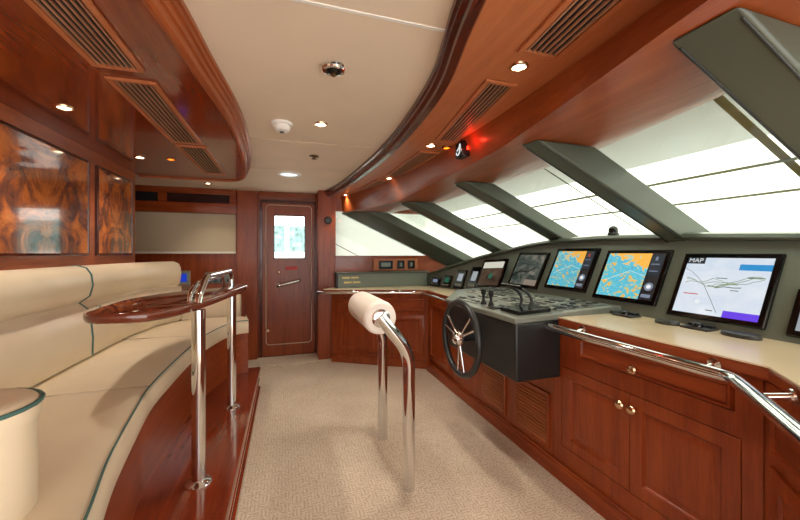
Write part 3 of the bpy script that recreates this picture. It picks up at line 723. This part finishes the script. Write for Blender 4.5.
o = thing('control_panel', (-1.12, 4.58, .93), 'grey control panel with a glowing blue display on the back wall', 'panel')
G().rect((-1.20, 4.6, .92), (.15, 0, 0), (0, 0, .16), (0, -1, 0), [(0, 0), (0, .02), (.006, .026), (.016, .026), (.018, .02)]).build('case', 'grey2', o)
G().box(-1.18, -1.085, 4.577, 4.581, .955, 1.045).build('display', 'blue_lcd', o)
o = thing('switch_row', (-.75, 4.58, .93), 'grey switch strip with four dark knobs on the back wall', 'switches')
G().box(-.90, -.60, 4.582, 4.6, .93, 1.06).build('plate', 'grey', o, bev=.004)
for q in range(4): G().lathe([(.022, 0), (.02, .02), (.008, .024)], (-.855+.07*q, 4.582, .962), (0, -1, 0), 16).build('knob', 'ui_dark', o)
o = thing('wall_speaker', (.48, 4.25, 1.64), 'round black speaker on the post right of the door', 'speaker')
G().lathe([(.045, 0), (.045, .012), (.038, .02), (.034, .016)], (.478, 4.25, 1.675), (0, -1, 0)).build('ring', 'black', o)
G().lathe([(.034, .012), (.028, .018), (.004, .02)], (.478, 4.25, 1.675), (0, -1, 0)).build('cone', 'dark_grey', o)

# burl panels on the left wall
for y0, y1, lab in ((1.9, 2.72, 'larger near burl veneer panel on the left wall'), (2.82, 3.38, 'smaller far burl veneer panel on the left wall')):
    o = thing('burl_panel', (-1.2, (y0+y1)/2, 1.27), lab, 'wall panel', 'burl panels on the left wall')
    G().rect((-1.2, y0, 1.268), (0, y1-y0, 0), (0, 0, .60), (1, 0, 0), [(0, 0), (0, .014), (.006, .018), (.014, .018), (.018, .008)]).build('frame', 'wood_dark', o)
    G().box(-1.196, -1.188, y0+.016, y1-.016, 1.284, 1.852).build('veneer', 'burl', o)

# ------------------------------------------------------------------ ceiling fittings
def vent(x0, x1, y0, y1, z, n, lab, grp, skew=0):
    o = thing('ceiling_vent', ((x0+x1)/2, (y0+y1)/2, z), lab, 'vent', grp)
    def X(x, y): return x + skew*(y-(y0+y1)/2)
    def bar(a0, a1, b0, b1, za, zb, g):
        g.loft([[(X(x, y), y, zz) for x, y in ((a0, b0), (a1, b0), (a1, b1), (a0, b1))] for zz in (za, zb)])
    g = G(); w = .018
    bar(x0, x0+w, y0, y1, z-.010, z, g); bar(x1-w, x1, y0, y1, z-.010, z, g); bar(x0+w, x1-w, y0, y0+w, z-.010, z, g); bar(x0+w, x1-w, y1-w, y1, z-.010, z, g)
    g.build('frame', 'wood_light', o, bev=.002)
    g = G(); bar(x0+w, x1-w, y0+w, y1-w, z-.002, z-.0005, g); g.build('shade_plate', 'shade_plate', o)  # flat dark plate paints shade in the gaps between slats
    g = G(); st = (x1-x0-2*w)/n
    for k in range(n): bar(x0+w+st*k+st*.36, x0+w+st*(k+.64), y0+w, y1-w, z-.009, z-.002, g)
    g.build('slats', 'slat', o)
gl = 'long vents in the left soffit'; gr = 'long vents in the right soffit'
vent(-.648, -.487, .75, 1.505, 1.95, 7, 'nearest slatted vent in the left soffit, cut by the top edge', gl)
vent(-.648, -.480, 1.59, 2.40, 1.95, 7, 'middle slatted vent in the left soffit', gl)
vent(-.645, -.475, 2.46, 3.26, 1.95, 7, 'farthest slatted vent in the left soffit near its rounded end', gl)
vent(.700, .865, .3, 1.0, 1.97, 6, 'nearest slatted vent in the right soffit, cut by the top edge', gr, .12)
vent(.80, .945, 1.20, 1.94, 1.97, 6, 'second slatted vent in the right soffit, between two downlights', gr, .145)
vent(.84, .985, 2.18, 2.96, 1.97, 6, 'third slatted vent in the right soffit, beyond the amber light', gr, -.02)
vent(.735, .865, 3.16, 4.07, 1.97, 5, 'farthest slatted vent in the right soffit, by the back wall', gr, -.145)
def downlight(x, y, z, lab, mat='lamp', power=6, r=.034, name='downlight', grp='white recessed downlights'):
    o = thing(name, (x, y, z), lab, 'light', grp)
    G().lathe([(r*.72, -.002), (r*.78, -.008), (r, -.006), (r*1.06, 0), (r*.72, 0)], (x, y, z), seg=28).build('trim_ring', 'brass' if mat != 'amber' else 'bronze', o)
    G().lathe([(r*.74, -.003), (r*.5, -.005), (.002, -.006)], (x, y, z), seg=24).build('lens', mat, o)
    if power:
        l = D.lights.new('spot', 'SPOT'); l.energy = power; l.spot_size = math.radians(100); l.spot_blend = 1; l.color = (1, .90, .76) if mat == 'lamp' else (1, .45, .1); l.shadow_soft_size = .03
        lo = D.objects.new('downlight_beam', l); C.objects.link(lo); lo.location = (0, 0, -.02); lo.parent = o
downlight(.812, 1.084, 1.97, 'nearest white downlight in the right soffit', power=12, r=.032)
downlight(.875, 2.054, 1.97, 'white downlight in the right soffit beside the amber light', power=12)
downlight(.895, 3.068, 1.97, 'third white downlight in the right soffit', power=12)
downlight(.665, 4.10, 1.97, 'farthest white downlight in the right soffit, by the post', power=8)
downlight(.192, 2.063, CEIL, 'white downlight in the middle of the cream ceiling', power=12, r=.038)
downlight(-.789, 4.175, CEIL, 'small white downlight in the ceiling before the blind', power=8)
downlight(-.961, 1.99, 1.95, 'nearer white downlight in the left soffit above the large burl panel', power=8)
downlight(-.962, 2.863, 1.95, 'farther white downlight in the left soffit above the small burl panel', power=8)
downlight(-.774, 2.856, 1.95, 'amber light glowing in the left soffit', 'amber', .6, .03, 'amber_light', 'amber lights')
downlight(.985, 2.054, 1.966, 'amber light glowing in the right soffit beside the black display', 'amber', .6, .028, 'amber_light', 'amber lights')
o = thing('flush_lamp', (.027, 3.463, CEIL), 'round pale flush lamp at the far end of the ceiling', 'lamp')
G().lathe([(.075, 0), (.08, -.004), (.085, -.012), (.11, -.008), (.115, 0)], (.027, 3.463, CEIL), seg=32).build('rim', 'white', o)
G().lathe([(.08, -.004), (.05, -.011), (.003, -.013)], (.027, 3.463, CEIL), seg=32).build('diffuser', 'lamp_cool', o)
o = thing('smoke_detector', (-.022, 2.117, CEIL), 'white round smoke detector on the cream ceiling', 'detector')
G().lathe([(.058, 0), (.058, -.012), (.052, -.016)], (-.022, 2.117, CEIL), seg=32).build('base', 'white', o)
G().lathe([(.046, -.014), (.048, -.03), (.036, -.046), (.02, -.05), (.003, -.05)], (-.022, 2.117, CEIL), seg=32).build('head', 'white', o)
G().lathe([(.014, -.048), (.012, -.056), (.003, -.057)], (-.022, 2.117, CEIL), seg=16).build('sensor', 'dark_grey', o)
o = thing('dome_lamp', (.176, 1.394, CEIL), 'chrome hanging fitting with dark lens on the near ceiling', 'fitting')
G().lathe([(.03, 0), (.03, -.004), (.014, -.008), (.012, -.02)], (.19, 1.394, CEIL)).build('stem', 'chrome', o)
G().lathe([(.012, -.014), (.04, -.017), (.046, -.022), (.042, -.028), (.032, -.03)], (.178, 1.394, CEIL), seg=32).build('ring', 'chrome', o)
G().lathe([(.033, -.028), (.028, -.034), (.012, -.038), (.003, -.038)], (.178, 1.394, CEIL)).build('lens', 'gloss_black', o)
G().lathe([(.010, -.036), (.011, -.044), (.005, -.05)], (.178, 1.394, CEIL), seg=16).build('tip', 'bronze', o)
o = thing('sprinkler', (.204, 2.761, CEIL), 'small bronze sprinkler disc on the cream ceiling', 'sprinkler')
G().lathe([(.035, 0), (.035, -.006), (.02, -.01), (.012, -.012)], (.204, 2.761, CEIL)).build('rose', 'bronze', o)
G().lathe([(.008, -.01), (.008, -.02), (.02, -.022), (.02, -.025), (.004, -.027)], (.204, 2.761, CEIL), seg=16).build('nozzle', 'bronze', o)
# black pointer display hanging on the beam
yb = 1.90; xb = 1.035
o = thing('beam_display', (xb, yb, 1.86), 'black display with a white hook mark on the beam, with an added red glow at one side', 'display')
G().box(xb-.045, xb+.01, yb-.045, yb+.045, 1.862, 1.955).build('case', 'gloss_black', o, bev=.006)
hk = [(yb+.022, 1.895), (yb+.018, 1.882), (yb+.004, 1.876), (yb-.014, 1.886), (yb-.024, 1.912), (yb-.022, 1.936), (yb-.012, 1.918), (yb+.014, 1.904)]
G().tube([(xb-.047, p.x, p.y) for p in spline([V((a, b)) for a, b in hk], 5)], .0035, 8).build('hook_mark', 'ui_white', o)
G().box(xb-.012, xb-.002, yb-.049, yb-.045, 1.90, 1.92).build('added_red_emitter', 'red_emitter', o)  # added emitter, stands in for the source of the red reflection
l = D.lights.new('red', 'POINT'); l.energy = .13; l.color = (1, .04, .02); l.shadow_soft_size = .01
lo = D.objects.new('added_red_glow', l); C.objects.link(lo); lo.parent = o; lo.location = (-.05, -.14, .05)  # added point light that casts the red glow on the beam

# ------------------------------------------------------------------ left platform, settee, table
xe = -.24
prof = [(xe-.01, 0), (xe+.012, 0), (xe+.012, .035), (xe, .045), (xe, .095), (xe+.006, .10), (xe+.006, .112), (xe, .118), (xe, .178), (xe+.014, .188), (xe+.016, .205), (xe+.008, PL), (-1.19, PL), (-1.19, 0)]
g = G(); g.prism(prof, -1.2, 3.52, 'y')
tag(g.build('wooden_platform', 'step'), 'glossy cherry step platform under the settee and table', 'platform')

SF = [(-.22, .1), (-.34, .6), (-.42, .973), (-.484, 1.247), (-.537, 1.58), (-.57, 1.84), (-.575, 2.15), (-.57, 2.5), (-.548, 2.85), (-.47, 3.2), (-.40, 3.33), (-.315, 3.36)]
SB = [(-1.10, .1), (-1.11, .6), (-1.12, .973), (-1.12, 1.247), (-1.12, 1.58), (-1.12, 1.84), (-1.12, 2.15), (-1.12, 2.5), (-1.12, 2.9), (-1.02, 3.45), (-.80, 3.62), (-.37, 3.66)]
F = [V(p) for p in spline([V(p) for p in SF], 6)]; Bk = [V(p) for p in spline([V(p) for p in SB], 6)]
SET = thing('settee', (-.85, 2.0, PL), 'curved cream vinyl settee with teal piping along the left wall', 'settee')
def seat(i0, i1):
    rings = []; pipe = []
    rng = list(range(i0, i1+1))
    for q, i in enumerate(rng):
        f, b = F[i], Bk[i]; d = (f-b); L = d.length; d /= L
        e = 1 if 0 < q < len(rng)-1 else 0
        dz = 0 if e else -.008
        def P(s, z): return (b.x+d.x*s, b.y+d.y*s, z)
        rings.append([P(0, .575), P(0, .68+dz), P(L*.4, .697+dz), P(L-.10, .697+dz), P(L-.03, .692+dz), P(L-.004, .675), P(L, .64), P(L, .59), P(L-.012, .575)])
        pipe.append(P(L-.010, .688))
    o = G().loft(rings).build('seat_cushion', 'cream', SET, angle=50)
    G().tube(pipe, .0035, 8).build('piping', 'piping', o)
    b, f = Bk[i1], F[i1]; d = f-b
    G().tube([(b.x+d.x*s, b.y+d.y*s, .688) for s in (0, .3, .6, .9, .985)], .003, 8).build('seam_piping', 'blind', o)
for a, b in ((0, 30), (30, 48), (48, 66)): seat(a, b)
# wooden base below the seat
rings = []
for f, b in zip(F, Bk):
    d = (f-b).normalized(); p = f-d*.035
    rings.append([(p.x, p.y, PL), (p.x, p.y, .575), (p.x-d.x*.05, p.y-d.y*.05, .575), (p.x-d.x*.05, p.y-d.y*.05, PL)])
G().loft(rings).build('wood_base', 'wood_y', SET)
# back cushions
BL = spline([V((-1.11, .2)), V((-1.11, .8)), V((-1.11, 1.4)), V((-1.11, 2.0)), V((-1.11, 2.46)), V((-1.11, 2.8)), V((-1.09, 3.1)), V((-1.03, 3.38)), V((-.94, 3.56))], 6)
bp = [(-.02, .66), (.05, .70), (.052, .80), (.038, .955), (-.012, 1.0), (.038, 1.04), (.052, 1.10), (.045, 1.16), (.022, 1.198), (-.02, 1.212), (-.07, 1.205), (-.085, 1.17), (-.085, .66)]
def back(i0, i1, endround=False):
    rings = []
    n = len(BL); edge = None
    for q, i in enumerate(range(i0, i1+1)):
        p = BL[i]; t = (BL[min(i+1, n-1)]-BL[max(i-1, 0)]).normalized(); nn = V((t.y, -t.x))
        k = 1.0
        rings.append([(p.x+nn.x*s, p.y+nn.y*s, z) for s, z in bp])
    if endround:
        p = BL[i1]; t = (BL[i1]-BL[i1-1]).normalized(); nn = V((t.y, -t.x))
        for (e, sc, top) in ((.02, .95, .995), (.038, .8, .98), (.048, .55, .955)):
            rings.append([(p.x+t.x*e+nn.x*(s*sc-.01*(1-sc)), p.y+t.y*e+nn.y*(s*sc-.01*(1-sc)), .66+(z-.66)*top) for s, z in bp])
    o = G().loft(rings).build('back_cushion', 'cream', SET, angle=60)
    return o, rings
o, r = back(0, 24); o2, r2 = back(24, 48, True)
G().tube([(p[0]+.003, p[1], p[2]) for p in r[-1][1:11]], .005, 8).build('seam_piping', 'piping', o)
# low back at the far end
lb = [(-.90, 3.60), (-.70, 3.665), (-.42, 3.69)]
rings = []
for x, y in spline([V(p) for p in lb], 6):
    rings.append([(x, y, .66), (x, y-.01, .86), (x, y+.02, .885), (x, y+.07, .88), (x, y+.09, .84), (x, y+.09, .66)])
G().loft(rings).build('low_back', 'cream', SET, bev=.01)
# near arm with piped rim
ac = [V((-1.10, .89)), V((-.92, .94)), V((-.77, .985)), V((-.668, 1.015))]
def arm_ring(off, z):
    a, b = ac[0], ac[-1]; t = (b-a).normalized(); nn = V((-t.y, t.x)); r = .12+off
    pts = [(a.x+nn.x*r, a.y+nn.y*r, z)]
    for k in range(13):
        an = math.pi/2-math.pi*k/12
        pts.append((b.x+nn.x*r*math.sin(an)+t.x*r*math.cos(an), b.y+nn.y*r*math.sin(an)+t.y*r*math.cos(an), z))
    pts.append((a.x-nn.x*r, a.y-nn.y*r, z)); return pts
o = G().loft([arm_ring(-.004, .40), arm_ring(-.004, .90), arm_ring(0.003, .912), arm_ring(.003, .938), arm_ring(-.009, .950), arm_ring(-.04, .954)]).build('arm', 'cream', SET)
G().tube(arm_ring(0.003, .941), .0055, 8).build('piping', 'piping', o)

# table
TZ = 1.022
o = thing('wooden_table', (-.36, 2.2, PL), 'long boat-shaped dark wooden table on two chrome legs before the settee', 'table')
outl = [(-.755, 1.69), (-.68, 1.585), (-.53, 1.57), (-.43, 1.69), (-.365, 1.95), (-.315, 2.25), (-.272, 2.55), (-.262, 2.72), (-.36, 2.86), (-.60, 2.86), (-.77, 2.66), (-.82, 2.3), (-.80, 1.95)]
ol = [(p.x, p.y) for p in spline([V(p) for p in outl], 6, True)]
cx = sum(p[0] for p in ol)/len(ol); cy = sum(p[1] for p in ol)/len(ol)
def shr(k): return [(cx+(x-cx)*(1-k/.3), cy+(y-cy)*(1-k/.65)) for x, y in ol]
rr = []
for k, z in ((.016, TZ-.004), (.005, TZ), (0, TZ+.010), (0, TZ+.026), (.004, TZ+.034), (.012, TZ+.038)):
    rr.append([(x, y, z) for x, y in shr(k)])
G().loft(rr).build('tabletop', 'table', o)
LG = ((-.385, 1.83), (-.357, 2.66))
for x, y in LG:
    lg = G().tube([(x, y, PL+.004), (x, y, TZ)], .029, 22).build('leg', 'chrome', o)
    G().lathe([(.056, 0), (.056, .005), (.048, .012), (.032, .018), (.0295, .022)], (x, y, PL), seg=28).build('floor_flange', 'chrome', lg)
(x1, y1), (x2, y2) = LG
zt = TZ+.03
G().tube(fillet([(x1, y1, zt), (x1, y1+.01, zt+.03), (x1+.006, y1+.13, 1.165), (x2-.003, y2-.06, 1.165), (x2, y2, 1.13), (x2, y2, zt)], .04), .0165, 16).build('grab_handle', 'chrome', o)
G().tube(fillet([(x1-.045, y1+.04, zt), (x1-.045, y1+.05, zt+.04), (x1-.04, y1+.15, 1.135), (x2-.045, y2-.06, 1.135), (x2-.045, y2, zt)], .04), .011, 14).build('inner_handle', 'chrome', o)

# ------------------------------------------------------------------ leaning post
o = thing('leaning_post', (.637, 2.07, 0), 'chrome leaning post with padded ivory roll on the carpet', 'leaning post')
for y in (1.80, 2.345):
    p = G().tube(fillet([(.637, y, 0), (.637, y, .745), (.47, y+.0, .95)], .09, 8), .034, 22).build('bent_tube', 'chrome', o)
prof = [(.03, -.012), (.075, -.012), (.088, 0), (.092, .02), (.092, .48), (.088, .5), (.075, .512), (.03, .512)]
rl = G().lathe(prof, (.482, 1.822, .936), (0, 1, 0), 36).build('padded_roll', 'roll', o, angle=50)
for y, s in ((1.808, -1), (2.337, 1)):
    G().lathe([(.05, 0), (.05, .006), (.04, .012), (.02, .014)], (.482, y-.003*s, .936), (0, s, 0), 24).build('end_cap', 'chrome', rl)

# ------------------------------------------------------------------ light and camera
W = D.worlds.new('sky'); bpy.context.scene.world = W; W.use_nodes = True
bg = W.node_tree.nodes['Background']; bg.inputs['Color'].default_value = (1, .98, .95, 1); bg.inputs['Strength'].default_value = 1.6
s = D.lights.new('sun', 'SUN'); s.energy = 10.5; s.angle = math.radians(1.5); s.color = (1, .97, .9)
so = D.objects.new('sun', s); C.objects.link(so)
so.rotation_euler = V((-.25, .3, -1)).to_track_quat('-Z', 'Y').to_euler()
cam = D.cameras.new('camera'); co = D.objects.new('camera', cam); C.objects.link(co)
co.location = (0, 0, 1.285); co.rotation_euler = (math.pi/2, 0, -math.atan(114/350))
cam.sensor_width = 36; cam.lens = 350/800*36; cam.shift_y = -7/800; cam.clip_start = .02; cam.clip_end = 200
sc = bpy.context.scene; sc.camera = co
sc.view_settings.view_transform = 'Standard'; sc.view_settings.look = 'None'; sc.view_settings.gamma = 1
sc.view_settings.exposure = 1.3
